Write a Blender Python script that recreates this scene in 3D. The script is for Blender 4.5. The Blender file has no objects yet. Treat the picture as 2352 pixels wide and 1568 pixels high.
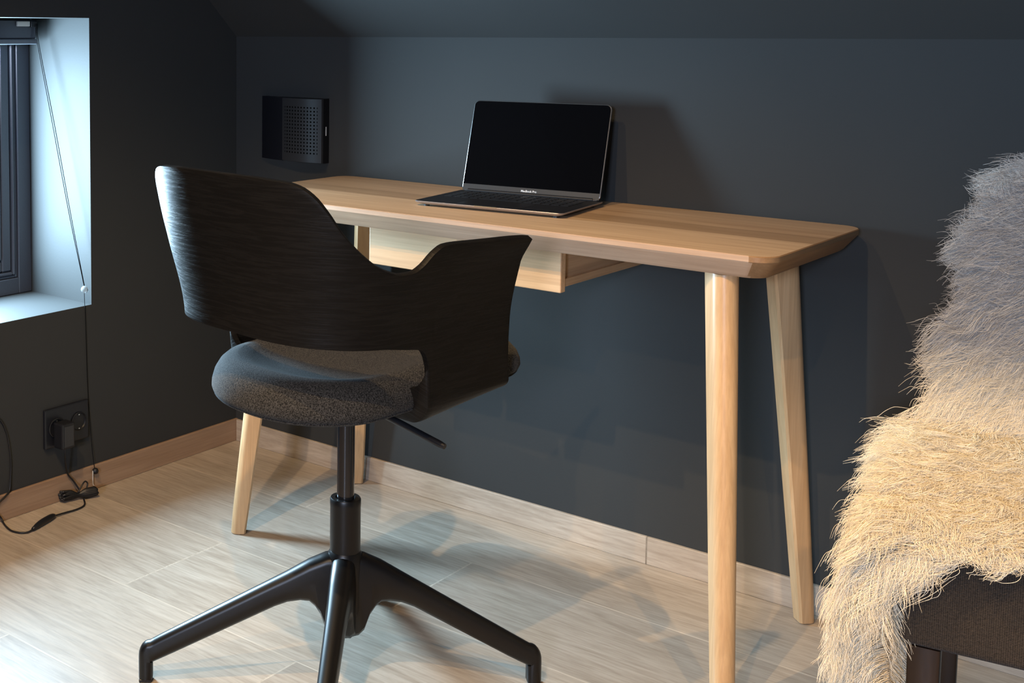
import bpy, bmesh, math, random
import numpy as np
from mathutils import Vector, Matrix
random.seed(7); rng = np.random.default_rng(11)
SC = bpy.context.scene
COL = SC.collection
PI = math.pi

# ------------------------------------------------------------------ helpers
def link(o, parent=None):
    COL.objects.link(o)
    if parent is not None: o.parent = parent
    return o

def build(name, bm, mat, parent=None, smooth=False, angle=None):
    me = bpy.data.meshes.new(name)
    bm.normal_update(); bm.to_mesh(me); bm.free()
    for m in (mat if isinstance(mat, (list, tuple)) else [mat]): me.materials.append(m)
    if smooth:
        me.polygons.foreach_set('use_smooth', [True]*len(me.polygons))
        if angle is not None: me.set_sharp_from_angle(angle=math.radians(angle))
    return link(bpy.data.objects.new(name, me), parent)

def root(name, label, cat, loc=(0,0,0), rz=0, group=None):
    o = bpy.data.objects.new(name, None); o.empty_display_size = .05
    o.location = loc; o.rotation_euler = (0,0,rz)
    o['label'] = label; o['category'] = cat
    if group: o['group'] = group
    return link(o)

def struct(o, label=None):
    o['kind'] = 'structure'
    if label: o['label'] = label
    return o

def box(bm, x0, x1, y0, y1, z0, z1, bev=0, seg=2, M=None):
    t = bmesh.new()
    vs = [t.verts.new((x,y,z)) for x in (x0,x1) for y in (y0,y1) for z in (z0,z1)]
    for f in ((0,1,3,2),(4,6,7,5),(0,4,5,1),(2,3,7,6),(0,2,6,4),(1,5,7,3)): t.faces.new([vs[i] for i in f])
    bmesh.ops.recalc_face_normals(t, faces=t.faces)
    if bev: bmesh.ops.bevel(t, geom=list(t.edges), offset=bev, segments=seg, profile=.5, affect='EDGES')
    if M is not None: t.transform(M)
    merge(bm, t); return bm

def merge(bm, t):
    me = bpy.data.meshes.new('tmp'); t.to_mesh(me); t.free(); bm.from_mesh(me); bpy.data.meshes.remove(me)

def loft(bm, rings, cap=True, closed=True, mats=None):
    n = len(rings[0]); vv = [[bm.verts.new(p) for p in r] for r in rings]
    for i in range(len(rings)-1):
        for j in range(n if closed else n-1):
            k = (j+1) % n
            f = bm.faces.new((vv[i][j], vv[i][k], vv[i+1][k], vv[i+1][j]))
            if mats: f.material_index = mats(i, j)
    if cap:
        bm.faces.new(list(reversed(vv[0]))); bm.faces.new(vv[-1])
    bmesh.ops.recalc_face_normals(bm, faces=bm.faces)
    return vv

def lathe(bm, prof, c=(0,0,0), n=32, axis='z', cap=True):
    rings = []
    for r, h in prof:
        ring = []
        for i in range(n):
            a = 2*PI*i/n; p = (r*math.cos(a), r*math.sin(a), h)
            if axis == 'x': p = (p[2], p[0], p[1])
            if axis == 'y': p = (p[0], p[2], p[1])
            ring.append((p[0]+c[0], p[1]+c[1], p[2]+c[2]))
        rings.append(ring)
    t = bmesh.new(); loft(t, rings, cap); merge(bm, t); return bm

def catmull(pts, k=8):
    P = [np.array(p, float) for p in pts]; P = [2*P[0]-P[1]] + P + [2*P[-1]-P[-2]]; out = []
    for i in range(1, len(P)-2):
        for j in range(k):
            t = j/k; a,b,c,d = P[i-1],P[i],P[i+1],P[i+2]
            out.append(.5*((2*b)+(c-a)*t+(2*a-5*b+4*c-d)*t*t+(3*b-a-3*c+d)*t**3))
    out.append(P[-2]); return out

def tube(bm, pts, r, n=8, k=6, taper=None):
    c = catmull(pts, k) if k > 1 else [np.array(p, float) for p in pts]
    rings = []; up = np.array([.3,.2,.93]); T = []
    for i in range(len(c)):
        d = c[min(i+1, len(c)-1)] - c[max(i-1, 0)]; T.append(d/np.linalg.norm(d))
    side = np.cross(T[0], up); side /= np.linalg.norm(side)
    for i, p in enumerate(c):
        side = side - T[i]*(side@T[i]); side /= np.linalg.norm(side); o = np.cross(T[i], side)
        rr = r*(taper(i/(len(c)-1)) if taper else 1)
        rings.append([p+rr*(math.cos(2*PI*j/n)*side+math.sin(2*PI*j/n)*o) for j in range(n)])
    t = bmesh.new(); loft(t, rings); merge(bm, t); return bm

def sphere(bm, c, r, u=20, v=12):
    t = bmesh.new(); bmesh.ops.create_uvsphere(t, u_segments=u, v_segments=v, radius=r)
    t.transform(Matrix.Translation(c)); merge(bm, t); return bm

def rrect(x0, x1, y0, y1, r, k=6):
    out = []
    for cx, cy, a0 in ((x1-r, y1-r, 0), (x0+r, y1-r, 90), (x0+r, y0+r, 180), (x1-r, y0+r, 270)):
        for i in range(k+1):
            a = math.radians(a0+90*i/k); out.append((cx+r*math.cos(a), cy+r*math.sin(a)))
    return out

def interp(x, xs, ys): return float(np.interp(x, xs, ys))
def smooth_interp(xs, ys):                       # monotone cubic
    xs = np.array(xs, float); ys = np.array(ys, float); h = np.diff(xs); d = np.diff(ys)/h
    m = np.zeros(len(xs)); m[0] = d[0]; m[-1] = d[-1]
    for i in range(1, len(xs)-1):
        m[i] = 0 if d[i-1]*d[i] <= 0 else 2*d[i-1]*d[i]/(d[i-1]+d[i])
    def f(x):
        i = int(np.clip(np.searchsorted(xs, x)-1, 0, len(h)-1)); t = min(max((x-xs[i])/h[i], 0), 1)
        return ((1+2*t)*(1-t)**2*ys[i] + t*(1-t)**2*h[i]*m[i] + t*t*(3-2*t)*ys[i+1] + t*t*(t-1)*h[i]*m[i+1])
    return f
def sstep(a, b, x):
    t = min(max((x-a)/(b-a), 0), 1); return t*t*(3-2*t)

# ------------------------------------------------------------------ materials
class NT:
    def __init__(s, name):
        s.m = bpy.data.materials.new(name); s.m.use_nodes = True; s.t = s.m.node_tree
        s.b = s.t.nodes['Principled BSDF']; s.out = s.t.nodes['Material Output']
    def n(s, typ, **kw):
        nd = s.t.nodes.new(typ)
        for k, v in kw.items():
            if k in nd.inputs: nd.inputs[k].default_value = v
            else: setattr(nd, k, v)
        return nd
    def l(s, a, b): s.t.links.new(a, b)
    def coords(s, kind='Object', scale=(1,1,1), loc=(0,0,0), rot=(0,0,0)):
        c = s.n('ShaderNodeTexCoord'); mp = s.n('ShaderNodeMapping')
        mp.inputs['Scale'].default_value = scale; mp.inputs['Location'].default_value = loc; mp.inputs['Rotation'].default_value = rot
        s.l(c.outputs[kind], mp.inputs[0]); return mp.outputs[0]
    def noise(s, co, scale=5, detail=4, rough=.55, dist=0):
        nd = s.n('ShaderNodeTexNoise'); s.l(co, nd.inputs['Vector'])
        nd.inputs['Scale'].default_value = scale; nd.inputs['Detail'].default_value = detail
        nd.inputs['Roughness'].default_value = rough; nd.inputs['Distortion'].default_value = dist
        return nd.outputs['Fac']
    def ramp(s, fac, stops):
        r = s.n('ShaderNodeValToRGB'); s.l(fac, r.inputs[0]); e = r.color_ramp.elements
        while len(e) < len(stops): e.new(.5)
        for el, (p, c) in zip(e, stops):
            el.position = p; el.color = (*c, 1) if len(c) == 3 else c
        return r.outputs[0]
    def mix(s, a, b, fac, mode='MIX'):
        x = s.n('ShaderNodeMix', data_type='RGBA', blend_type=mode)
        for sock, v in ((x.inputs[0], fac), (x.inputs[6], a), (x.inputs[7], b)):
            if hasattr(v, 'node'): s.l(v, sock)
            else: sock.default_value = v if isinstance(v, (int, float)) else (*v, 1)
        return x.outputs[2]
    def math(s, op, a, b=None):
        x = s.n('ShaderNodeMath', operation=op)
        for i, v in enumerate((a, b)):
            if v is None: continue
            if hasattr(v, 'node'): s.l(v, x.inputs[i])
            else: x.inputs[i].default_value = v
        return x.outputs[0]
    def bump(s, h, strength=.2, dist=.002, prev=None):
        b = s.n('ShaderNodeBump'); b.inputs['Strength'].default_value = strength; b.inputs['Distance'].default_value = dist
        s.l(h, b.inputs['Height'])
        if prev: s.l(prev, b.inputs['Normal'])
        s.l(b.outputs[0], s.b.inputs['Normal']); return b.outputs[0]
    def base(s, c):
        if hasattr(c, 'node'): s.l(c, s.b.inputs['Base Color'])
        else: s.b.inputs['Base Color'].default_value = (*c, 1)
    def set(s, rough=.5, metal=0, spec=.5, coat=0, coat_rough=.1):
        s.b.inputs['Roughness'].default_value = rough; s.b.inputs['Metallic'].default_value = metal
        s.b.inputs['Specular IOR Level'].default_value = spec; s.b.inputs['Coat Weight'].default_value = coat
        s.b.inputs['Coat Roughness'].default_value = coat_rough

def plain(name, c, rough=.5, metal=0, spec=.5, bump=0, bscale=300):
    m = NT(name); m.set(rough, metal, spec)
    co = m.coords(); v = m.noise(co, bscale, 3)
    m.base(m.mix(tuple(x*.9 for x in c), tuple(min(1, x*1.1) for x in c), v))
    if bump: m.bump(v, bump, .001)
    return m.m

def wood(name, dark, light, axis='x', rough=.42, boards=None, ends=None, scale=1.0, spec=.4):
    m = NT(name); m.set(rough, 0, spec)
    st = {'x': (1.2,22,22), 'y': (22,1.2,22), 'z': (22,22,1.2)}[axis]
    co = m.coords(scale=tuple(q*scale for q in st))
    a = m.noise(co, 2.2, 6, .6, .6)
    st2 = {'x': (4,160,160), 'y': (160,4,160), 'z': (160,160,4)}[axis]
    b = m.noise(m.coords(scale=tuple(q*scale for q in st2)), 1.5, 3, .6)
    mid = tuple((p+q)/2 for p, q in zip(dark, light))
    c = m.ramp(a, [(.25, dark), (.5, mid), (.72, light)])
    c = m.mix(c, m.ramp(b, [(.3, (.86,.84,.82)), (.65, (1.04,1.04,1.04))]), .8, 'MULTIPLY')
    if boards:                                     # real boards glued side by side, each with its own tone
        sp = m.n('ShaderNodeSeparateXYZ'); tc = m.n('ShaderNodeTexCoord'); m.l(tc.outputs['Object'], sp.inputs[0])
        r = m.n('ShaderNodeMapRange'); r.inputs['From Max'].default_value = boards[0]; m.l(sp.outputs['Y'], r.inputs['Value'])
        cr = m.n('ShaderNodeValToRGB'); m.l(r.outputs[0], cr.inputs[0]); cr.color_ramp.interpolation = 'CONSTANT'
        e = cr.color_ramp.elements
        while len(e) < len(boards[1]): e.new(.5)
        for el, (p, t) in zip(e, boards[1]): el.position = p; el.color = (t[0], t[1], t[2], 1)
        c = m.mix(c, cr.outputs[0], 1.0, 'MULTIPLY')
    m.base(c); m.bump(b, .08, .001)
    return m.m

def paint(name, c, rough=.6):
    m = NT(name); m.set(rough, 0, .08)
    co = m.coords(); a = m.noise(co, 3, 4); f = m.noise(co, 220, 3, .6)
    m.base(m.mix(tuple(x*.93 for x in c), tuple(x*1.07 for x in c), a)); m.bump(f, .12, .0012)
    return m.m

def glass_mat(name):
    m = NT(name); t = m.t; t.nodes.remove(m.b)
    tr = m.n('ShaderNodeBsdfTransparent'); gl = m.n('ShaderNodeBsdfGlossy'); gl.inputs['Roughness'].default_value = .02
    mx = m.n('ShaderNodeMixShader'); mx.inputs[0].default_value = .05
    m.l(tr.outputs[0], mx.inputs[1]); m.l(gl.outputs[0], mx.inputs[2]); m.l(mx.outputs[0], m.out.inputs[0])
    return m.m

def floor_mat(name, base_y=-.2475, jx=.89, joint=(1.35,1.35,1.33,1)):
    m = NT(name); m.set(.36, 0, .45)
    tc = m.n('ShaderNodeTexCoord'); mp = m.n('ShaderNodeMapping'); m.l(tc.outputs['Object'], mp.inputs[0])
    mp.inputs['Location'].default_value = (-jx+1.2*4, -base_y+.283*2*20, 0)
    br = m.n('ShaderNodeTexBrick'); m.l(mp.outputs[0], br.inputs['Vector'])
    br.offset = .37; br.offset_frequency = 2; br.squash = 1
    for k, v in (('Scale', 1), ('Mortar Size', .0018), ('Mortar Smooth', .1), ('Bias', 0), ('Brick Width', 1.2), ('Row Height', .283)):
        br.inputs[k].default_value = v
    br.inputs['Color1'].default_value = (.86,.86,.87,1); br.inputs['Color2'].default_value = (1.08,1.06,1.04,1); br.inputs['Mortar'].default_value = joint
    # grain along x, shifted per plank
    add = m.n('ShaderNodeVectorMath', operation='MULTIPLY_ADD'); m.l(br.outputs['Color'], add.inputs[0]); add.inputs[1].default_value = (7,3,5); m.l(tc.outputs['Object'], add.inputs[2])
    g1 = m.n('ShaderNodeMapping'); g1.inputs['Scale'].default_value = (2.2,15,15); m.l(add.outputs[0], g1.inputs[0])
    a = m.noise(g1.outputs[0], 2.0, 6, .62, 1.2)
    g2 = m.n('ShaderNodeMapping'); g2.inputs['Scale'].default_value = (11,150,150); m.l(add.outputs[0], g2.inputs[0])
    b = m.noise(g2.outputs[0], 1.2, 4, .65)
    c = m.ramp(a, [(.28, (.335,.28,.222)), (.48, (.405,.345,.28)), (.7, (.475,.415,.345))])
    c = m.mix(c, m.ramp(b, [(.32, (.76,.73,.70)), (.6, (1.05,1.05,1.05))]), .75, 'MULTIPLY')
    c = m.mix(c, br.outputs['Color'], .75, 'MULTIPLY')
    m.base(c); m.bump(m.math('SUBTRACT', b, m.math('MULTIPLY', br.outputs['Fac'], 2.0)), .12, .001)
    m.l(m.ramp(b, [(.3, (.46,)*3), (.7, (.33,)*3)]), m.b.inputs['Roughness'])
    return m.m

WALL = paint('wall_paint', (.039,.0408,.0412), .60)
WHITE = paint('plaster', (.5,.5,.49))
FLOOR = floor_mat('oak_tile')
SKIRT = floor_mat('oak_tile_skirting', base_y=-.9, jx=1.1545, joint=(.45,.43,.4,1))
FRAME = plain('window_frame_grey', (.05,.055,.07), .22, 0, .6)
GLASS = glass_mat('clear_glass')
BLACKMET = plain('black_powder_coat', (.006,.006,.0065), .36, 0, .38, .06, 900)
BLACKGLOSS = plain('black_gloss_steel', (.014,.014,.015), .14, 0, .6)
DARKPLAST = plain('black_plastic', (.010,.0105,.013), .4, 0, .45)
SOCKET = plain('socket_black', (.009,.010,.014), .35, 0, .5)
CABLE = plain('cable_rubber', (.008,.008,.009), .45)
METAL = plain('bright_metal', (.7,.7,.68), .25, 1)
WHITEPL = plain('white_plastic', (.6,.6,.58), .4)
CLEAR = NT('clear_acrylic'); CLEAR.set(.05); CLEAR.base((.6,.62,.62)); CLEAR.b.inputs['Transmission Weight'].default_value = .8; CLEAR = CLEAR.m

TOPW = wood('birch_top', (.48,.33,.205), (.66,.49,.325), 'x', .38,
            boards=(.44, [(0,(1.03,1.03,1.03)), (.42,(.66,.62,.58)), (.60,(.84,.80,.77)), (.78,(.88,.85,.83))]))
EDGEW = wood('birch_edge', (.40,.26,.17), (.56,.39,.27), 'x', .4)
ENDW = wood('birch_end', (.25,.14,.065), (.38,.23,.115), 'y', .42)
LEGW = wood('birch_leg', (.50,.315,.16), (.62,.42,.235), 'z', .34)
DRAWW = wood('birch_drawer', (.52,.335,.19), (.66,.46,.275), 'x', .42, scale=.9)

def black_ash(name):
    m = NT(name); m.set(.45, 0, .13)
    uv = m.n('ShaderNodeUVMap'); mp = m.n('ShaderNodeMapping'); m.l(uv.outputs[0], mp.inputs[0])
    mp.inputs['Scale'].default_value = (9,120,1)
    a = m.noise(mp.outputs[0], 1.6, 5, .6, .6)
    mp2 = m.n('ShaderNodeMapping'); m.l(uv.outputs[0], mp2.inputs[0]); mp2.inputs['Scale'].default_value = (22,420,1)
    b = m.noise(mp2.outputs[0], 1.5, 3, .6, .3)
    h = m.math('MULTIPLY', m.ramp(a, [(.46, (0,)*3), (.58, (1,)*3)]), b)
    m.base(m.mix((.006,.0054,.0048), (.011,.010,.009), h)); m.bump(h, .30, .0012)
    return m.m
ASH = black_ash('black_stained_ash')

def fabric(name, c0, c1, scale, weave=False):
    m = NT(name); m.set(.9, 0, .15); m.b.inputs['Sheen Weight'].default_value = .06; m.b.inputs['Sheen Roughness'].default_value = .5
    co = m.coords(); v = m.noise(co, scale, 2, .7)
    if weave:
        w = m.n('ShaderNodeTexWave', wave_type='BANDS', bands_direction='Z'); m.l(co, w.inputs[0]); w.inputs['Scale'].default_value = 165; w.inputs['Distortion'].default_value = 1.6; w.inputs['Detail'].default_value = 2; w.inputs['Detail Scale'].default_value = 3
        w2 = m.n('ShaderNodeTexWave', wave_type='BANDS', bands_direction='X'); m.l(co, w2.inputs[0]); w2.inputs['Scale'].default_value = 140; w2.inputs['Distortion'].default_value = 1.2
        v = m.math('MULTIPLY', m.math('ADD', v, .15), m.math('ADD', m.math('MULTIPLY', w.outputs['Fac'], .8), m.math('MULTIPLY', w2.outputs['Fac'], .35)))
        m.base(m.ramp(v, [(.12, c0), (.62, c1)]))
    else:
        m.base(m.ramp(v, [(.40, c0), (.63, c1)]))
    m.bump(v, .5, .0015); return m.m
SEATFAB = fabric('grey_wool_felt', (.008,.0078,.0075), (.062,.06,.057), 520)
CHAIRFAB = fabric('brown_woven', (.010,.008,.0065), (.082,.064,.050), 320, True)
DARKWOOD = wood('dark_brown_wood', (.018,.010,.006), (.030,.017,.010), 'z', .35)

# ------------------------------------------------------------------ the room
RX, RY, HZ, KZ, SY = 3.9, -4.6, 2.34, 1.0805, -1.4
bm = bmesh.new(); box(bm, -.3, RX+.1, RY-.1, .1, -.1, 0); struct(build('floor', bm, FLOOR))
bm = bmesh.new(); box(bm, -.3, RX+.1, 0, .1, 0, KZ+.05); struct(build('wall_back', bm, WALL), 'dark low wall behind the desk')
WY0, WY1, WZ0, WZ1 = -.95, -.508, .4485, 1.125
bm = bmesh.new()
box(bm, -.30, 0, RY-.1, WY0, 0, 2.5); box(bm, -.30, 0, WY1, 0, 0, 2.5); box(bm, -.30, 0, WY0, WY1, 0, WZ0); box(bm, -.30, 0, WY0, WY1, WZ1, 2.5)
struct(build('wall_left', bm, WALL), 'dark wall with a low window opening')
bm = bmesh.new(); box(bm, RX, RX+.1, RY-.1, 0, 0, 2.5); struct(build('wall_right', bm, WALL))
FX0, FX1, FZ0, FZ1 = 2.4, 2.90, 1.2, 1.66  # unseen opening added behind the camera for fill light
bm = bmesh.new(); box(bm, -.3, FX0, RY-.1, RY, 0, 2.5); box(bm, FX1, RX+.1, RY-.1, RY, 0, 2.5); box(bm, FX0, FX1, RY-.1, RY, 0, FZ0); box(bm, FX0, FX1, RY-.1, RY, FZ1, 2.5)
struct(build('wall_front', bm, WALL), 'dark wall with an opening added for fill light')
bm = bmesh.new()
th = .08; sl = (HZ-KZ)/(-SY)
pr = [(0, KZ), (SY, HZ), (RY, HZ), (RY, HZ+th), (SY+.03, HZ+th), (0, KZ+th*1.45)]
loft(bm, [[(x, y, z) for y, z in pr] for x in (0, RX)])
struct(build('ceiling', bm, WALL), 'dark sloping attic ceiling')
bm = bmesh.new(); box(bm, .0085, RX, -.0085, 0, 0, .058, .0012, 1); struct(build('baseboard_back', bm, SKIRT))
bm = bmesh.new(); box(bm, 0, .0085, RY, 0, 0, .059, .0012, 1); struct(build('baseboard_left', bm, wood('skirting_light_tinted', (.26,.165,.105), (.36,.25,.17), 'y', .4)))  # same skirting, browner: warm light on this side put into the colour

# window: frame, sash, pane
w = root('window_1', 'low dark framed window in the left wall', 'window', (-.225, (WY0+WY1)/2, WZ0)); del w['category']; w['kind'] = 'structure'
hw, hh = (WY1-WY0)/2, WZ1-WZ0
def ring_frame(bm, o, i, x0, x1, bev=.002):     # o, i: outer / inner inset from opening
    yo, yi = hw-o, hw-i
    box(bm, x0, x1, yi, yo, o, hh-o, bev, 1); box(bm, x0, x1, -yo, -yi, o, hh-o, bev, 1)
    box(bm, x0, x1, -yi, yi, o, i, bev, 1); box(bm, x0, x1, -yi, yi, hh-i, hh-o, bev, 1)
bm = bmesh.new(); ring_frame(bm, 0, .040, -.07, 0); build('frame', bm, FRAME, w)
bm = bmesh.new(); ring_frame(bm, .040, .047, -.06, -.006); ring_frame(bm, .047, .056, -.06, -.002, .003); ring_frame(bm, .056, .085, -.06, -.008, .004); build('sash', bm, FRAME, w)
bm = bmesh.new(); ring_frame(bm, .085, .104, -.040, -.005, .005); build('glazing_bead', bm, FRAME, w)
bm = bmesh.new(); box(bm, -.0165, -.0125, -hw+.10, hw-.10, .10, hh-.10); build('pane', bm, GLASS, w)

# ------------------------------------------------------------------ roller blind with cord
b = root('roller_blind', 'dark roller blind cassette with a beaded pull cord at the window top', 'blind', (-.19, -.525, 1.06))
bm = bmesh.new(); box(bm, -.028, .022, -.375, -.005, .016, .062, .003, 1); build('cassette', bm, FRAME, b)
bm = bmesh.new(); box(bm, -.024, .026, -.375, -.005, .003, .0155, .003, 2); build('bottom_bar', bm, plain('blind_grey', (.10,.11,.13), .4), b)
bm = bmesh.new(); box(bm, .0225, .030, -.066, -.030, .046, .058, .001, 1); o = build('clip', bm, WHITEPL, b); o['label'] = 'small white clip'
bm = bmesh.new(); box(bm, .0225, .029, -.026, -.008, .044, .058, .001, 1); build('bracket', bm, DARKPLAST, b)
def loc(p, q): return (p[0]-q[0], p[1]-q[1], p[2]-q[2])
B0 = (-.19, -.525, 1.06)
c1 = [(-.158,-.538,1.112), (-.155,-.538,1.068), (-.10,-.537,.865), (-.045,-.5355,.66), (.004,-.5335,.497)]
c2 = [(-.158,-.534,1.112), (-.155,-.534,1.068), (-.097,-.5335,.865), (-.041,-.534,.66), (.004,-.5325,.497)]
bm = bmesh.new(); tube(bm, [loc(p, B0) for p in c1], .0009, 6, 6); tube(bm, [loc(p, B0) for p in c2], .0009, 6, 6)
tube(bm, [loc(p, B0) for p in [(.004,-.5333,.482), (.004,-.530,.40), (.003,-.524,.24), (.006,-.516,.11), (.011,-.512,.052)]], .0008, 6, 6)
build('cord', bm, plain('cord_grey', (.006,.006,.007), .9, 0, .1), b, True)
bm = bmesh.new(); sphere(bm, loc((.005,-.5333,.489), B0), .0088); o = build('bead', bm, CLEAR, b, True); o['label'] = 'clear cord bead at the sill'
bm = bmesh.new(); sphere(bm, loc((.014,-.5123,.0476), B0), .0078); o = build('bead', bm, DARKPLAST, b, True); o['label'] = 'dark cord bead above the floor'
bm = bmesh.new(); tube(bm, [loc(p, B0) for p in [(.014,-.520,.050), (.014,-.520,.018), (.014,-.516,.013)]], .0011, 6, 4); o = build('hook', bm, WHITEPL, b, True); o['label'] = 'thin white wire end'

# ------------------------------------------------------------------ socket and charger
s = root('wall_socket', 'black double wall socket below the window', 'socket', (0, -.593, .179))
bm = bmesh.new(); box(bm, 0, .009, -.066, .066, -.0465, .0465, .003, 2); build('plate', bm, SOCKET, s)
for yy in (-.0335, .0335):
    bm = bmesh.new(); lathe(bm, [(.0215,.0091), (.0225,.0115), (.0205,.0125), (.0195,.0105), (.019,.0095)], (0,yy,0), 28, 'x'); o = build('outlet', bm, DARKPLAST, s, True, 40)
    for zz in (.0165, -.0165):
        bm = bmesh.new(); box(bm, .0095, .0125, yy-.002, yy+.002, zz-.0012, zz+.0012); build('contact', bm, METAL, o)
A0 = (0, -.62, .165)
a = root('power_adapter', 'black plug-in charger with its long cable coiled by the skirting', 'charger', A0)
bm = bmesh.new(); box(bm, .0125, .046, -.018, .020, -.030, .030, .004, 2); build('housing', bm, DARKPLAST, a)
bm = bmesh.new(); box(bm, .0464, .0472, -.013, .015, -.024, .024, .0003, 1); build('face_plate', bm, plain('charger_face', (.028,.029,.032), .5), a)
cab = [(.030,-.618,.136), (.030,-.618,.118), (.022,-.610,.088), (.014,-.597,.062), (.016,-.582,.042), (.026,-.572,.020)]
bm = bmesh.new(); tube(bm, [loc(p, A0) for p in cab], .0021, 8, 6)
tube(bm, [loc(p, A0) for p in [(.048,-.580,.010), (.066,-.590,.0035), (.077,-.606,.003), (.080,-.630,.003), (.0785,-.660,.004), (.0790,-.692,.006)]], .0020, 8, 6)
tube(bm, [loc(p, A0) for p in [(.1035,-.771,.0055), (.104,-.785,.003), (.095,-.798,.0027), (.075,-.805,.0027), (.054,-.802,.0027), (.028,-.793,.0027), (.0145,-.790,.010), (.0125,-.800,.030), (.0125,-.795,.047), (.0115,-.775,.0575), (.006,-.760,.066), (.003,-.754,.10), (.003,-.753,.128), (.003,-.757,.166), (.003,-.766,.204), (.003,-.787,.237), (.003,-.84,.262), (.003,-.95,.25), (.004,-1.05,.10), (.012,-1.1,.063), (.03,-1.15,.0027), (.06,-1.5,.0027)]], .0021, 8, 8)
build('cable', bm, CABLE, a, True)
bm = bmesh.new(); tube(bm, [loc(p, A0) for p in [(.079,-.690,.006), (.082,-.704,.007), (.094,-.743,.0075), (.1036,-.772,.0055)]], .0072, 10, 5, lambda t: .45+.6*math.sin(PI*min(max(t,.02),.98))**.6)
build('connector', bm, DARKPLAST, a, True)
bm = bmesh.new()
for i in range(18):
    oz = .012+.009*math.sin(i*2.4); oy = .009*math.cos(i*2.4); sp = .8+.3*random.random()
    tube(bm, [loc(p, A0) for p in [(.018+oy, -.612-.010*sp, oz+.006*abs(math.sin(i))), (.026+.6*oy, -.600, oz*1.1+.002), (.033+.2*oy, -.582, .012+.4*(oz-.012)), (.040+.5*oy, -.565, oz*1.1), (.048+oy, -.550+.010*sp, oz+.003)]], .0027, 6, 5)
tube(bm, [loc(p, A0) for p in [(.036,-.585,.020), (.036,-.573,.034), (.034,-.562,.040), (.035,-.555,.034), (.037,-.560,.022)]], .0019, 6, 5)
build('cable_bundle', bm, CABLE, a, True)

# ------------------------------------------------------------------ perforated box on the wall
def perforated(name):
    m = NT(name); m.set(.34, .6, .5)
    tc = m.n('ShaderNodeTexCoord'); sp = m.n('ShaderNodeSeparateXYZ'); m.l(tc.outputs['Object'], sp.inputs[0])
    def cell(sock, size, off):
        q = m.math('FRACT', m.math('ADD', m.math('DIVIDE', sock, size), off)); return m.math('SUBTRACT', q, .5)
    px, pz = .00965, .00865
    dx = m.math('MULTIPLY', cell(sp.outputs['X'], px, 0), px); dz = m.math('MULTIPLY', cell(sp.outputs['Z'], pz, 0), pz)
    d = m.math('SQRT', m.math('ADD', m.math('MULTIPLY', dx, dx), m.math('MULTIPLY', dz, dz)))
    hole = m.math('LESS_THAN', d, .0022)
    inx = m.math('MULTIPLY', m.math('GREATER_THAN', sp.outputs['X'], -.0531), m.math('LESS_THAN', sp.outputs['X'], .0531))
    inz = m.math('MULTIPLY', m.math('GREATER_THAN', sp.outputs['Z'], -.0605), m.math('LESS_THAN', sp.outputs['Z'], .0605))
    hole = m.math('MULTIPLY', hole, m.math('MULTIPLY', inx, inz))
    m.base(m.mix((.07,.072,.078), (.002,.002,.002), hole))
    m.l(m.math('ADD', m.math('MULTIPLY', hole, .5), .3), m.b.inputs['Roughness'])
    m.l(m.math('SUBTRACT', .5, m.math('MULTIPLY', hole, .5)), m.b.inputs['Specular IOR Level'])
    return m.m
vb = root('wall_box', 'black box with a curved perforated front on the wall beside the desk', 'wall box', (.206, 0, .85))
zt, zb = .079, -.080
def arc_panel(x0, x1, y0, y1, bulge, n=14, back=-.002):
    pts = []
    for i in range(n+1):
        t = i/n; pts.append((x0+(x1-x0)*t, y0+(y1-y0)*t-bulge*4*t*(1-t)))
    return pts+[(x1, back), (x0, back)]
bm = bmesh.new(); p = arc_panel(-.105, -.022, -.012, -.030, .003); loft(bm, [[(x,y,z) for x,y in p] for z in (zb,zt)]); build('side_panel', bm, plain('box_navy_black', (.006,.0065,.010), .35), vb, True, 35)
bm = bmesh.new(); p = arc_panel(-.0635, .0635, 0, -.001, .008, 18, .006); loft(bm, [[(x,y,z) for x,y in p] for z in (zb+.001,zt-.001)])
o = build('perforated_cover', bm, perforated('perforated_black'), vb, True, 35); o.location = (.0417, -.030, 0)
bm = bmesh.new(); p = arc_panel(-.0215, .105, -.022, -.023, .002, 8, -.001); loft(bm, [[(x,y,z) for x,y in p] for z in (zb,zt)]); body = build('housing', bm, plain('box_black', (.005,.005,.006), .4), vb, True, 35)
bm = bmesh.new(); box(bm, .1051, .1058, -.0145, -.0115, -.012, .010); o = build('slot', bm, WHITEPL, body); o['label'] = 'short pale slot'

# ------------------------------------------------------------------ desk
DH, DL, DW = .7447, 1.18, .44
d = root('desk', 'pale birch writing desk with splayed legs and two hanging drawers', 'desk', (.362, -.4498, 0), -.0074)
prof = [(.0015, DH), (0, DH-.0015), (0, DH-.0095), (.0012, DH-.0110), (.020, DH-.036), (.024, DH-.0395), (.03, DH-.040)]
def top_ring(ins, z):
    return [(x, y, z) for x, y in rrect(ins, DL-ins, ins, DW-ins, max(.036-ins*.3, .008), 9)]
bm = bmesh.new(); vv = loft(bm, [top_ring(i, z) for i, z in prof], cap=True)
for f in bm.faces:
    c = f.calc_center_median(); n = f.normal
    if abs(n.z) < .93: f.material_index = 2 if (c.x > DL-.040 or c.x < .040) else 1
    if f.calc_area() > .2: f.material_index = 0
build('tabletop', bm, [TOPW, EDGEW, ENDW], d, True, 28)
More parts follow.
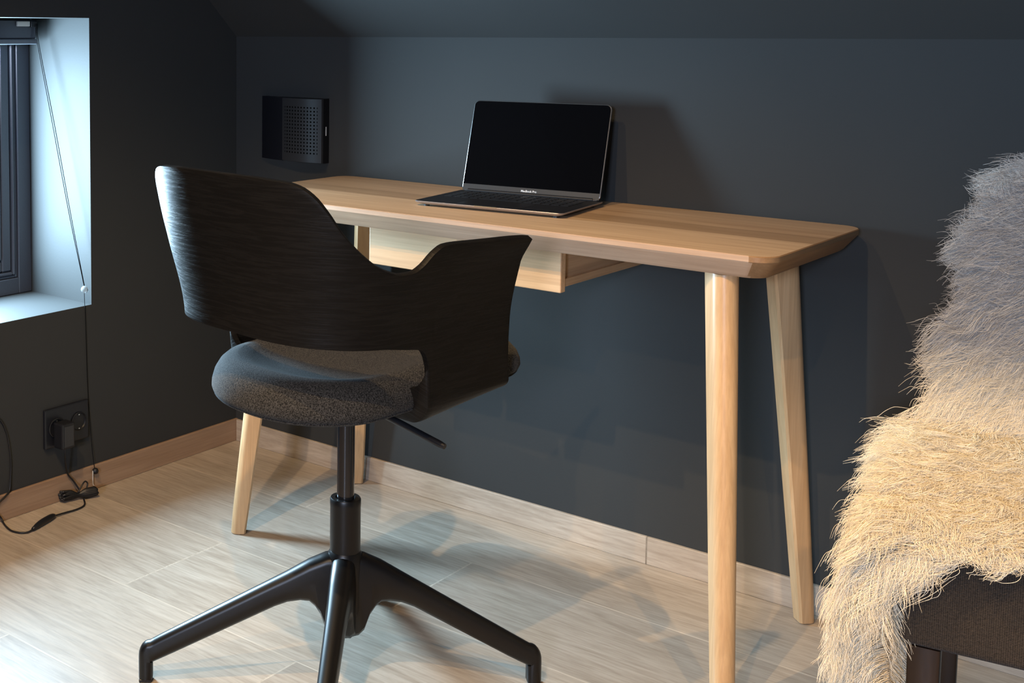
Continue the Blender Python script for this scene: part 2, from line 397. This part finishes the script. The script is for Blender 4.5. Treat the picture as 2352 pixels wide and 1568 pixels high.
# legs: flat inner edge, flat sides, rounded outer edge
def leg(foot, top, outdir, name='leg'):
    p = np.array([outdir[0], outdir[1]], float); p /= np.linalg.norm(p); q = np.array([-p[1], p[0]])
    rings = []
    for t in np.linspace(0, 1, 13):
        z = .0015+(.7035-.0015)*t; cx = foot[0]+(top[0]-foot[0])*t; cy = foot[1]+(top[1]-foot[1])*t
        hq = .0170+.0045*t; inn = -.016-.016*t; out = .0; r = hq
        if t == 0: hq -= .0015; r = hq
        sec = [(inn, -hq+.004), (inn+.004, -hq)]
        for i in range(13):
            a = -PI/2+PI*i/12; sec.append((out+r*math.cos(a), r*math.sin(a)))
        sec += [(inn+.004, hq), (inn, hq-.004)]
        rings.append([(cx+s_*p[0]+t_*q[0], cy+s_*p[1]+t_*q[1], z) for s_, t_ in sec])
    bm = bmesh.new(); loft(bm, rings); return build(name, bm, LEGW, d, True, 40)
leg((.070,-.013), (.122,.050), (-1,-1)); leg((.066,.413), (.112,.375), (-1,1))
leg((1.114,.415), (1.068,.372), (1,1)); leg((1.140,-.026), (1.088,.050), (1,-1))
# drawer frame and drawers
bm = bmesh.new()
for x0, x1 in ((.344,.357), (.5685,.5795), (.790,.803)): pass
box(bm, .372, .378, .085, .40, .640, .7045); box(bm, .771, .777, .085, .40, .640, .7045); box(bm, .5715, .5770, .085, .40, .640, .7045); box(bm, .372, .777, .394, .40, .640, .7045)
box(bm, .777, .786, .084, .40, .6325, .6465); box(bm, .363, .372, .084, .40, .6325, .6465)
lathe(bm, [(.0001,.0), (.0075,.0), (.0075,.02)], (.5745,.066,.6945), 16, 'y')
build('drawer_rails', bm, wood('birch_rail', (.42,.27,.15), (.55,.37,.22), 'y', .45), d)
for x0, x1 in ((.359,.5685), (.5805,.788)):
    bm = bmesh.new(); box(bm, x0, x1, .0665, .0835, .6235, .7000, .0015, 2); dr = build('drawer', bm, DRAWW, d)
    bm = bmesh.new(); box(bm, x0+.02, x1-.02, .0837, .39, .650, .653); box(bm, x0+.02, x0+.027, .0837, .39, .653, .695); box(bm, x1-.027, x1-.02, .0837, .39, .653, .695); box(bm, x0+.027, x1-.027, .383, .39, .653, .695)
    build('drawer_box', bm, DRAWW, dr)

# ------------------------------------------------------------------ laptop
LZ = DH; LR = .108
lp = root('laptop', 'open space grey laptop with a black screen standing on the desk', 'laptop', (.798, -.343, LZ), LR)
SPACE = plain('space_grey_aluminium', (.42,.39,.39), .38, .7)
LDARK = plain('laptop_deck', (.012,.0125,.016), .5, .3, .3)
KEYM = plain('key_black', (.006,.006,.008), .45)
W_, D_, LI = .3120, .2165, .0055
bm = bmesh.new()
base_prof = [(.010, .0035), (.0035, .0062), (.0006, .0085), (0, .0098), (.0006, .0108)]
loft(bm, [[(x, y, z) for x, y in rrect(i, W_-i, i, D_-i, .011, 6)] for i, z in base_prof])
base = build('base', bm, SPACE, lp, True, 50)
for x, y in ((.02,.02), (W_-.02,.02), (.02,D_-.02), (W_-.02,D_-.02)):
    bm = bmesh.new(); lathe(bm, [(.006,.0), (.006,.0042)], (x,y,0), 12); build('foot', bm, KEYM, base)
bm = bmesh.new(); loft(bm, [[(x, y, z) for x, y in rrect(.0012, W_-.0012, .0012, D_-.0012, .010, 6)] for z in (.01075, .0111)]); build('deck', bm, LDARK, base)
bm = bmesh.new(); box(bm, W_/2-.067, W_/2+.067, .010, .090, .0111, .01125); build('trackpad', bm, plain('trackpad', (.016,.0165,.021), .35, .3, .35), base)
bm = bmesh.new(); box(bm, W_/2-.024, W_/2+.024, -.0004, .004, .0092, .0113, .0004, 1); o = build('notch', bm, plain('notch_reflection', (.75,.66,.5), .25, .9), base); o['label'] = 'finger notch with a painted bright reflection'  # gold reflection in the notch is put into its colour
bm = bmesh.new()
for r in range(6):
    kx = .018; ks = .0186
    hgt = .0145 if r < 5 else .008
    for k in range(14):
        x0 = kx+k*ks*1.03
        if r == 0 and 4 <= k <= 8:
            if k == 4: box(bm, x0, x0+5*ks*1.03-.003, .100, .1145, .0111, .0117)
            continue
        y0 = .100+r*.0180; box(bm, x0, x0+.0161, y0, y0+hgt, .0111, .0117)
build('keyboard', bm, KEYM, base)
tilt = math.radians(17)
hg = bpy.data.objects.new('lid', None); 
HY, HZ_ = D_-.0115, .0115
ML = Matrix.Translation((0, HY, HZ_)) @ Matrix.Rotation(-tilt, 4, 'X')       # lid: x right, z up the lid, -y towards the user
LH = .1985
def lid_ring(i, y): return [(x, y, z) for x, z in rrect(LI+i, W_-LI-i, i, LH-i, .0105, 7)]
bm = bmesh.new(); loft(bm, [lid_ring(.0015, .0052), lid_ring(.0003, .0042), lid_ring(0, .003), lid_ring(0, .0005), lid_ring(.0004, 0)]); bm.transform(ML)
lid = build('lid', bm, plain('lid_aluminium', (.42,.42,.42), .28, .95), lp, True, 50)
bm = bmesh.new(); loft(bm, [lid_ring(.0016, .0), lid_ring(.0016, -.0007)]); bm.transform(ML)
SCR = plain('screen_glass', (.0025,.0025,.003), .05, 0, .35)
scr = build('screen', bm, SCR, lid)
bm = bmesh.new(); box(bm, LI+.0016, W_-LI-.0016, -.0010, -.0007, .0016, .0150); bm.transform(ML); o = build('bezel', bm, plain('bezel_grey', (.035,.035,.036), .35), lid)
bm = bmesh.new(); lathe(bm, [(.0042,.02), (.0042,W_-.02)], (0,HY+.0015,.0125), 14, 'x'); build('hinge', bm, KEYM, lp, True, 40)
fc = bpy.data.curves.new('txt', 'FONT'); fc.body = 'MacBook Pro'; fc.size = .0062; fc.align_x = 'CENTER'; fc.extrude = .00008; fc.offset = .00006
fo = bpy.data.objects.new('txt', fc); COL.objects.link(fo); dg = bpy.context.evaluated_depsgraph_get()
me = bpy.data.meshes.new_from_object(fo.evaluated_get(dg)); bpy.data.objects.remove(fo)
me.name = 'lettering'; me.transform(ML @ Matrix.Translation((W_/2, -.00115, .0062)) @ Matrix.Rotation(PI/2, 4, 'X'))
me.materials.clear(); me.materials.append(plain('letter_white', (.75,.75,.75), .4)); link(bpy.data.objects.new('lettering', me), o)

# ------------------------------------------------------------------ swivel chair (x right, y forward)
ch = root('swivel_chair', 'black bent plywood swivel chair with grey seat pad and four star base', 'office chair', (.9915, -.810, 0), math.radians(-7))
a_, b_, yc, NSE, FY = .235, .215, -.055, 2.9, .140
half = [(a_, y) for y in np.linspace(FY, yc, 24)]
for t in np.linspace(0, PI/2, 80)[1:]:
    half.append((a_*math.cos(t)**(2/NSE), yc-b_*math.sin(t)**(2/NSE)))
half = np.array(half); seg = np.r_[0, np.cumsum(np.hypot(*np.diff(half, axis=0).T))]; SL = seg[-1]
NS = 92
ss = np.linspace(0, SL, NS); hx = np.interp(ss, seg, half[:,0]); hy = np.interp(ss, seg, half[:,1])
ztop = smooth_interp([0,.02,.06,.10,.14,.175,.194,.213,.233,.252,.272,.291,.311,.33,.349,.369,.388,.408,.427,.446,.466,.505,SL],
                     [.776,.779,.7815,.7825,.7835,.7845,.7835,.774,.756,.7475,.747,.7515,.760,.773,.790,.813,.841,.865,.8775,.8825,.884,.886,.886])
SCUTS, RC = {1: .172, -1: .215}, .032
def zbot(s, side):
    SCUT = SCUTS[side]
    zb_ = interp(s, [.2,.28,.38,SL], [.622,.633,.637,.639])
    if s < SCUT: return .537
    e = s-SCUT
    if e < RC: zb_ = zb_-(RC-math.sqrt(max(RC*RC-(RC-e)**2, 0)))*2.0
    return zb_
kx = smooth_interp([.50,.56,.64,.76,.80,.89], [.86,.86,.885,1.02,1.065,1.15])
ky = smooth_interp([.50,.56,.64,.76,.80,.89], [.88,.88,.885,.975,1.01,1.07])
def shell_pt(i, z):
    x, y = hx[i], hy[i]
    X = x*kx(z)+sstep(.735, .785, z)*sstep(-.08, .12, y)*.014
    Y = yc+(y-yc)*ky(z) if y < yc else y+sstep(.02, .14, y)*(.77-z)*.08
    return (X, Y, z)
NT_ = 26
bm = bmesh.new(); uvl = bm.loops.layers.uv.new('UVMap'); uvs = {}
def addv(p, u, v):
    q = bm.verts.new(p); uvs[q] = (u, v); return q
grid = {}
for side in (1, -1):
    for i in range(NS):
        s_ = ss[i]; zt_, zb_ = ztop(s_), zbot(s_, side)
        for j in range(NT_):
            if i == NS-1 and side == -1: grid[(side,i,j)] = grid[(1,i,j)]; continue
            z = zt_+(zb_-zt_)*j/(NT_-1); p = shell_pt(i, z)
            grid[(side,i,j)] = addv((p[0]*side, p[1], p[2]), (SL-s_)*side, z)
    for i in range(NS-1):
        for j in range(NT_-1):
            g = [grid[(side,i,j)], grid[(side,i+1,j)], grid[(side,i+1,j+1)], grid[(side,i,j+1)]]
            bm.faces.new(g if side == 1 else g[::-1])
# lower wings curl in under the seat and meet as a pan
ext = {}
R_, RH = .036, .028
for side in (1, -1):
    NI = int(np.searchsorted(ss, SCUTS[side]))
    for i in range(NI+1):
        p0 = shell_pt(i, zbot(ss[i], side)); x0 = p0[0]
        for j in range(0, 14):
            if j == 0: ext[(side,i,j)] = grid[(side,i,NT_-1)]; continue
            if j <= 10:
                th_ = j/10*PI/2; p = (x0-.003*math.sin(th_)-RH*(1-math.cos(th_)), p0[1], p0[2]-(R_-.12*(p0[1]+.025))*math.sin(th_))
            else:
                t = (j-10)/8; xe = x0-.003-RH; p = (xe*(1-t), p0[1], p0[2]-(R_-.12*(p0[1]+.025)))
            ext[(side,i,j)] = addv((p[0]*side, p[1], p[2]), (SL-ss[i])*side, p[2]-.03*j/18)
    for i in range(NI):
        for j in range(13):
            g = [ext[(side,i,j)], ext[(side,i+1,j)], ext[(side,i+1,j+1)], ext[(side,i,j+1)]]
            bm.faces.new(g if side == 1 else g[::-1])
for f in bm.faces:
    for lo in f.loops: lo[uvl].uv = uvs[lo.vert]
shell = build('shell', bm, ASH, ch, True)
md = shell.modifiers.new('thick', 'SOLIDIFY'); md.thickness = .010; md.offset = 0
md = shell.modifiers.new('edge', 'BEVEL'); md.width = .0025; md.segments = 2; md.limit_method = 'ANGLE'; md.angle_limit = math.radians(55)
# seat pad
def pad_ring(sc, z, dz=0, n=84):
    out = []
    for i in range(n):
        t = 2*PI*i/n; c, s_ = math.cos(t), math.sin(t); front = sstep(-.3, .6, s_); e = 2.3+3.4*front
        x = .197*abs(c)**(2/e)*(1 if c > 0 else -1); y = (.262 if s_ > 0 else .225)*abs(s_)**(2/e)*(1 if s_ > 0 else -1)
        k = sstep(-.16, -.04, y)*sstep(.20, .15, y)                     # waist between the wings
        out.append((x*sc*(1-.085*k), y*sc, z+.06*y*sc+dz*sstep(.05, .2, -y*sc)))
    return out
pp = [(.0, .5165, 0), (.6, .5155, 0), (.85, .5145, 0), (.945, .5155, 0), (.975, .5185, 0), (.984, .5205, 0), (.976, .5218, 0), (.990, .524, 0), (1.0, .530, 0), (.997, .539, 0), (.980, .551, .001), (.945, .5625, .002), (.89, .5705, .005), (.80, .5735, .006), (.70, .5690, .003), (.58, .5630, 0), (.35, .5590, -.002), (.001, .5580, -.002)]
bm = bmesh.new(); loft(bm, [pad_ring(max(s_, .001), z, g) for s_, z, g in pp]); build('seat_pad', bm, SEATFAB, ch, True)
# mechanism, lever, knob, column
bm = bmesh.new(); box(bm, -.05, .05, -.05, .10, .466, .498, .006, 2); box(bm, -.135, .135, -.03, .12, .494, .5025, .003, 1); build('mechanism', bm, BLACKMET, ch)
bm = bmesh.new(); tube(bm, [(.035,.010,.480), (.08,.013,.474), (.14,.018,.462), (.192,.022,.4515)], .0056, 12, 5, lambda t: 1.0 if t < .97 else .8); build('lever', bm, DARKPLAST, ch, True, 50)
bm = bmesh.new(); tube(bm, [(.05,.035,.488), (.10,.035,.489), (.127,.035,.490)], .0045, 10, 3); build('knob', bm, DARKPLAST, ch, True, 50)
bm = bmesh.new(); lathe(bm, [(.0145,.255), (.0145,.475)], n=32); build('gas_lift', bm, BLACKGLOSS, ch, True, 40)
bm = bmesh.new(); lathe(bm, [(.0145,.083), (.016,.085), (.016,.195), (.0255,.20), (.0255,.305), (.0258,.309), (.0258,.318), (.0245,.3205), (.017,.3205), (.016,.317)], n=40); build('column', bm, BLACKMET, ch, True, 40)
# four star base: one mesh for hub, four arms
bm = bmesh.new(); lathe(bm, [(.0262,.125), (.029,.127), (.0305,.135), (.0305,.212), (.029,.224), (.0258,.230)], n=36); hub = build('hub', bm, BLACKMET, ch, True, 40)
def base_arm(ang, R0):
    rings = []; g = R0-.336
    rs = list(np.linspace(.004,.06,7))+list(np.linspace(.075,.30+g,12))+[.309+g,.316+g]
    top = lambda r: interp(r, [0,.03,.06,.10,.30+g,.316+g], [.229,.226,.213,.190,.079,.070])
    bot = lambda r: interp(r, [0,.030,.036,.046,.06,.085,.115,.29+g,.316+g], [.082,.090,.112,.134,.146,.148,.137,.046,.034])
    wid = lambda r: interp(r, [0,.05,.12,.316+g], [.0225,.0205,.017,.0135])
    ca, sa = math.cos(ang), math.sin(ang)
    for r in rs:
        t_, b2, w_ = top(r), bot(r), wid(r); e = min(w_*.75, (t_-b2)*.3)
        sec = []
        for i in range(9):                       # rounded top, nearly flat sides, softly rounded bottom
            a2 = PI*i/8; sec.append((w_*math.cos(a2)*.92, t_-e+e*math.sin(a2)))
        sec += [(-w_, t_-e-.25*(t_-b2)), (-w_*.95, b2+e*.5), (-w_*.6, b2), (w_*.6, b2), (w_*.95, b2+e*.5), (w_, t_-e-.25*(t_-b2))]
        rings.append([(r*ca-q*sa, r*sa+q*ca, z) for q, z in sec])
    # bend down into the foot
    cr, cz = .309, .030
    for k in range(1, 7):
        a2 = k/6*PI/2; w_ = .0135
        # outer edge on arc, inner edge at corner
        ro, zo = .316+g+.020*math.sin(a2), .070-.026*(1-math.cos(a2)); ri, zi = .316+g-.004*k/6, .034
        if k == 6: zo = .042
        sec = []
        m2 = (np.array([ro, zo])-np.array([ri, zi])); L_ = np.linalg.norm(m2); m2 /= L_
        e = .009
        for i in range(9):
            a3 = PI*i/8; hh_ = L_-e+e*math.sin(a3); sec.append((w_*math.cos(a3)*.92, ri+m2[0]*hh_, zi+m2[1]*hh_))
        for q, hh_ in ((-w_, L_*.55), (-w_*.95, .004), (-w_*.6, 0), (w_*.6, 0), (w_*.95, .004), (w_, L_*.55)): sec.append((q, ri+m2[0]*hh_, zi+m2[1]*hh_))
        rings.append([(r*ca-q*sa, r*sa+q*ca, z) for q, r, z in sec])
    last = rings[-1]; rings.append([(x, y, .006) for x, y, z in last])
    bm = bmesh.new(); loft(bm, rings); arm = build('base_arm', bm, BLACKMET, hub, True, 50)
    bm = bmesh.new(); box(bm, .314+g, .335+g, -.011, .011, .0, .0057, .001, 1, Matrix.Rotation(ang, 4, 'Z')); build('glide', bm, DARKPLAST, hub)
for an, R0 in ((42.5+7,.331), (121+7,.337), (222.5+7,.347), (300.5+7,.337)): base_arm(math.radians(an), R0)

# ------------------------------------------------------------------ upholstered chair under the sheepskin
CH0, CHR = (1.822, -.785, 0), .17
dc = root('dining_chair', 'brown woven fabric dining chair with dark square legs beside the desk', 'chair', CH0, CHR)
bm = bmesh.new(); box(bm, 0, .47, 0, .52, .345, .470, .012, 3); build('seat', bm, CHAIRFAB, dc, True, 60)
bm = bmesh.new(); Mb = Matrix.Translation((0,.465,.43)) @ Matrix.Rotation(-.10, 4, 'X'); box(bm, .10, .458, 0, .060, 0, .412, .02, 3, Mb); build('backrest', bm, CHAIRFAB, dc, True, 60)
for x, y in ((.010,.006), (.425,.006), (.010,.475), (.425,.475)):
    bm = bmesh.new(); rings = []
    for z, g in ((0,.004), (.3448,0)): rings.append([(px, py, z) for px, py in rrect(x+g, x+.036-g*.5, y+g, y+.036-g*.5, .003, 2)])
    loft(bm, rings); build('leg', bm, DARKWOOD, dc, True, 40)

# ------------------------------------------------------------------ sheepskin draped over it
sk = root('sheepskin', 'long haired cream sheepskin draped over the seat and back of the brown chair', 'sheepskin', CH0, CHR)
vk = [-.075,-.035,.00,.06,.25,.40,.45,.49,.62,.80,.85,.90,.96]
vy = [-.013,-.014,-.004,.04,.23,.375,.425,.445,.458,.470,.480,.515,.556]
vz = [.425,.455,.480,.487,.490,.494,.505,.540,.660,.815,.842,.852,.815]
fy, fz = smooth_interp(vk, vy), smooth_interp(vk, vz)
uLk = smooth_interp([-.08,0,.10,.20,.30,.40,.50,.62,.75,.85,.96], [-.20,-.25,-.29,-.22,-.12,-.035,.015,.045,.065,.085,.12])
UR = .50
def hide(u, v):
    Y, Z = fy(v), fz(v)+.085*sstep(.04, .26, u)*sstep(.58, .85, v); wv_ = 1-sstep(.38, .50, v); r = .032; X0 = .014
    uu = u-X0
    if uu >= 0: S = (u, Y, Z)
    else:
        e = -uu
        if e < r*PI/2: S = (X0-r*math.sin(e/r), Y, Z-r*(1-math.cos(e/r)))
        else: S = (X0-r+.09*(e-r*PI/2), Y, Z-r-(e-r*PI/2)*.995)
    F = (u, Y+max(-u, 0)*.15, Z)
    return np.array([S[i]*wv_+F[i]*(1-wv_) for i in range(3)])
def notch(u): return -.060+.074*sstep(-.01, .095, u)+.016*sstep(.05,.12,u)*math.sin(u*45)
NU, NV = 44, 70
bm = bmesh.new(); G = []
for j in range(NV+1):
    row = []
    for i in range(NU+1):
        v = -.075+1.035*j/NV; uL = uLk(v)+.012*math.sin(v*40); u = uL+(UR-uL)*i/NU
        v2 = notch(u)+(.96-notch(u))*j/NV
        row.append(bm.verts.new(hide(u, v2)))
    G.append(row)
for j in range(NV):
    for i in range(NU): bm.faces.new((G[j][i], G[j][i+1], G[j+1][i+1], G[j+1][i]))
hidem = plain('hide_leather', (.45,.36,.25), .9)
hobj = build('hide', bm, hidem, sk, True); md = hobj.modifiers.new('t', 'SOLIDIFY'); md.thickness = .004; md.offset = 1

def grow(nlocks, per, seed):
    r = np.random.default_rng(seed); K = 8; P = []
    ts = np.linspace(0, 1, K)
    for _ in range(nlocks):
        v = r.uniform(-.075, .95); uL = uLk(v)+.012*math.sin(v*40); u = uL+(.495-uL)*r.random()
        if v < notch(u): continue
        e = 1e-3
        p0 = hide(u, v); du = hide(u+e, v)-p0; dv = hide(u, v+e)-p0
        n = np.cross(du, dv); n /= np.linalg.norm(n)+1e-12
        if (n[2] < 0 and v < .4 and u > 0) : n = -n
        du /= np.linalg.norm(du); dv /= np.linalg.norm(dv)
        back = sstep(.42, .56, v); left = sstep(.12, -.10, u) if False else 1-sstep(-.10, .16, u)
        # lie of the wool: towards the left edge, forward on the seat, outwards and a little up on the back
        ang = math.atan2(-.55*(1-back)+(.05+.55*sstep(.6, .9, v))*back, -(.55+.5*left))+.45*math.sin(9*u+5*v+1)*math.cos(7*v-3*u)+r.normal(0, .22)
        fl = du*math.cos(ang)+dv*math.sin(ang)
        fl /= np.linalg.norm(fl)
        L = (.066+.009*r.normal())*(1-.22*sstep(.2, .4, u))*(1-.35*(1-sstep(.0, .08, v))*sstep(.0,.06,u))*(1-.1*back)
        lift = .42+.09*r.normal()+.42*(1-sstep(-.09, .02, u))*(1-back)*sstep(-.25, -.11, u)
        grav = .20*(1-back*.3)
        ph, am, fr = r.uniform(0, 2*PI), r.uniform(.004,.011), r.uniform(.9,1.8)
        side = np.cross(n, fl)
        cl = np.array([p0+n*(L*lift*(t-.42*t*t)*1.6)+fl*(L*.92*t**1.15)+side*am*math.sin(ph+fr*2*PI*t)*t+n*am*.5*math.cos(ph+fr*2*PI*t)*t+np.array([0,0,-1])*grav*L*t*t for t in ts])
        spread = r.uniform(.006, .013)
        m = max(4, int(per*r.uniform(.6, 1.4)))
        o = r.normal(0, spread, (m, 2)); tipc = r.uniform(.25, .6)
        off = o[:, :1]*du+o[:, 1:]*dv
        sh = 1-tipc*ts**1.3
        wob = r.normal(0, .0022, (m, 1, 3))*(ts**1.2)[None, :, None]+r.normal(0, .0010, (m, K, 3))*ts[None, :, None]
        ln = r.uniform(.72, 1.08, (m, 1, 1))
        base_ = cl-p0
        H = p0+off[:, None, :]*sh[None, :, None]+base_[None]*ln+wob
        P.append(H)
    return np.concatenate(P), K
def wool_mat():
    m = NT('sheep_wool'); m.set(.75, 0, .25)
    hi = m.n('ShaderNodeHairInfo'); tc = m.n('ShaderNodeTexCoord'); sp = m.n('ShaderNodeSeparateXYZ'); m.l(tc.outputs['Object'], sp.inputs[0])
    c = m.ramp(hi.outputs['Random'], [(0, (.80,.69,.50)), (.5, (.88,.80,.63)), (1, (.94,.89,.77))])
    g = m.n('ShaderNodeMapRange'); g.inputs['From Min'].default_value = .54; g.inputs['From Max'].default_value = .64; m.l(sp.outputs['Z'], g.inputs['Value'])
    gr = m.ramp(hi.outputs['Random'], [(0, (.24,.23,.22)), (.5, (.44,.425,.405)), (1, (.62,.605,.58))])   # shade on the upper backrest wool, put into the colour as grey
    c = m.mix(c, gr, g.outputs[0])
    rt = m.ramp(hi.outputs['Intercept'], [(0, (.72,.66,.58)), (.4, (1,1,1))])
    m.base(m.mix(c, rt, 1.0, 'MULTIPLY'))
    return m.m
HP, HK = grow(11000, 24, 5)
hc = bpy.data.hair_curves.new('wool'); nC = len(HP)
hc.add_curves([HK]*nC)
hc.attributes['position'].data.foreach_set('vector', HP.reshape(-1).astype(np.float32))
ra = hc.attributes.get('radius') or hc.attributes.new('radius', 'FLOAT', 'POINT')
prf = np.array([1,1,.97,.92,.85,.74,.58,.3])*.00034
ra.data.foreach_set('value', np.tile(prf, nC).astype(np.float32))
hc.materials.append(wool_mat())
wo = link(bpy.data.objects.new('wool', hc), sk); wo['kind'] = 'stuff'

# ------------------------------------------------------------------ light
wd = bpy.data.worlds.new('World'); SC.world = wd; wd.use_nodes = True
bg = wd.node_tree.nodes['Background']; bg.inputs[0].default_value = (.53,.80,1.0,1); bg.inputs[1].default_value = 1.5
def light(name, typ, loc_, energy, color, **kw):
    l = bpy.data.lights.new(name, typ); l.energy = energy; l.color = color
    for k, v in kw.items(): setattr(l, k, v)
    o = bpy.data.objects.new(name, l); o.location = loc_; COL.objects.link(o); return o
def aim(o, tgt):
    o.rotation_euler = (Vector(tgt)-o.location).to_track_quat('-Z', 'Y').to_euler(); return o
SKYC, SKYL = (.53, .79, 1.0), 195          # radiance of the sky behind the left pane; the added front fill reuses it
def daylight(name, c, sx, sy, rot, dim=1.0, col=SKYC):
    o = light(name, 'AREA', c, dim*SKYL*PI*sx*sy, col, shape='RECTANGLE', size=sx, size_y=sy); o.rotation_euler = rot
daylight('window_daylight', (-.225-.0185, (WY0+WY1)/2, (WZ0+WZ1)/2), WY1-WY0-.206, WZ1-WZ0-.206, (PI/2, 0, -PI/2))
daylight('front_fill_light', ((FX0+FX1)/2, RY-.05, (FZ0+FZ1)/2), FX1-FX0, FZ1-FZ0, (PI/2, 0, 0), .80, (.64, .75, 1.0))  # added fill light in the unseen front opening
WARM = (1.0, .68, .36)
for nm, l3, tg, en, half, bl in (('spot_a', (.87,-1.85,2.32), (.85,-1.00,0), 112, 38, .6), ('spot_b', (1.48,-2.05,2.32), (1.2,-1.05,0), 112, 38, .6),
                         ('spot_c', (2.00,-3.00,2.32), (1.45,-.85,.15), 112, 16, .6), ('spot_d', (2.80,-1.95,2.32), (1.70,-.60,.15), 95, 13, .5)):
    aim(light(nm, 'SPOT', l3, en, WARM, spot_size=math.radians(2*half), spot_blend=bl, shadow_soft_size=.012), tg)

# ------------------------------------------------------------------ camera
cam = bpy.data.cameras.new('Camera'); co = bpy.data.objects.new('Camera', cam); COL.objects.link(co)
cam.sensor_width = 36; cam.sensor_fit = 'HORIZONTAL'; cam.lens = 2890.53/2352*36
cam.shift_x = (1176-491.9)/2352; cam.shift_y = (317.1-784)/2352
co.location = (2.239, -2.4404, 1.0934); co.rotation_euler = (PI/2-math.radians(4.83298), 0, .7601)
cam.clip_start = .05; SC.camera = co
SC.view_settings.view_transform = 'Standard'; SC.view_settings.look = 'None'; SC.view_settings.gamma = 1; SC.view_settings.use_curve_mapping = False
SC.view_settings.exposure = 0.0
SC.cycles.use_denoising = True
SC.cycles.max_bounces = 8; SC.cycles.transparent_max_bounces = 16; SC.cycles.sample_clamp_indirect = 3
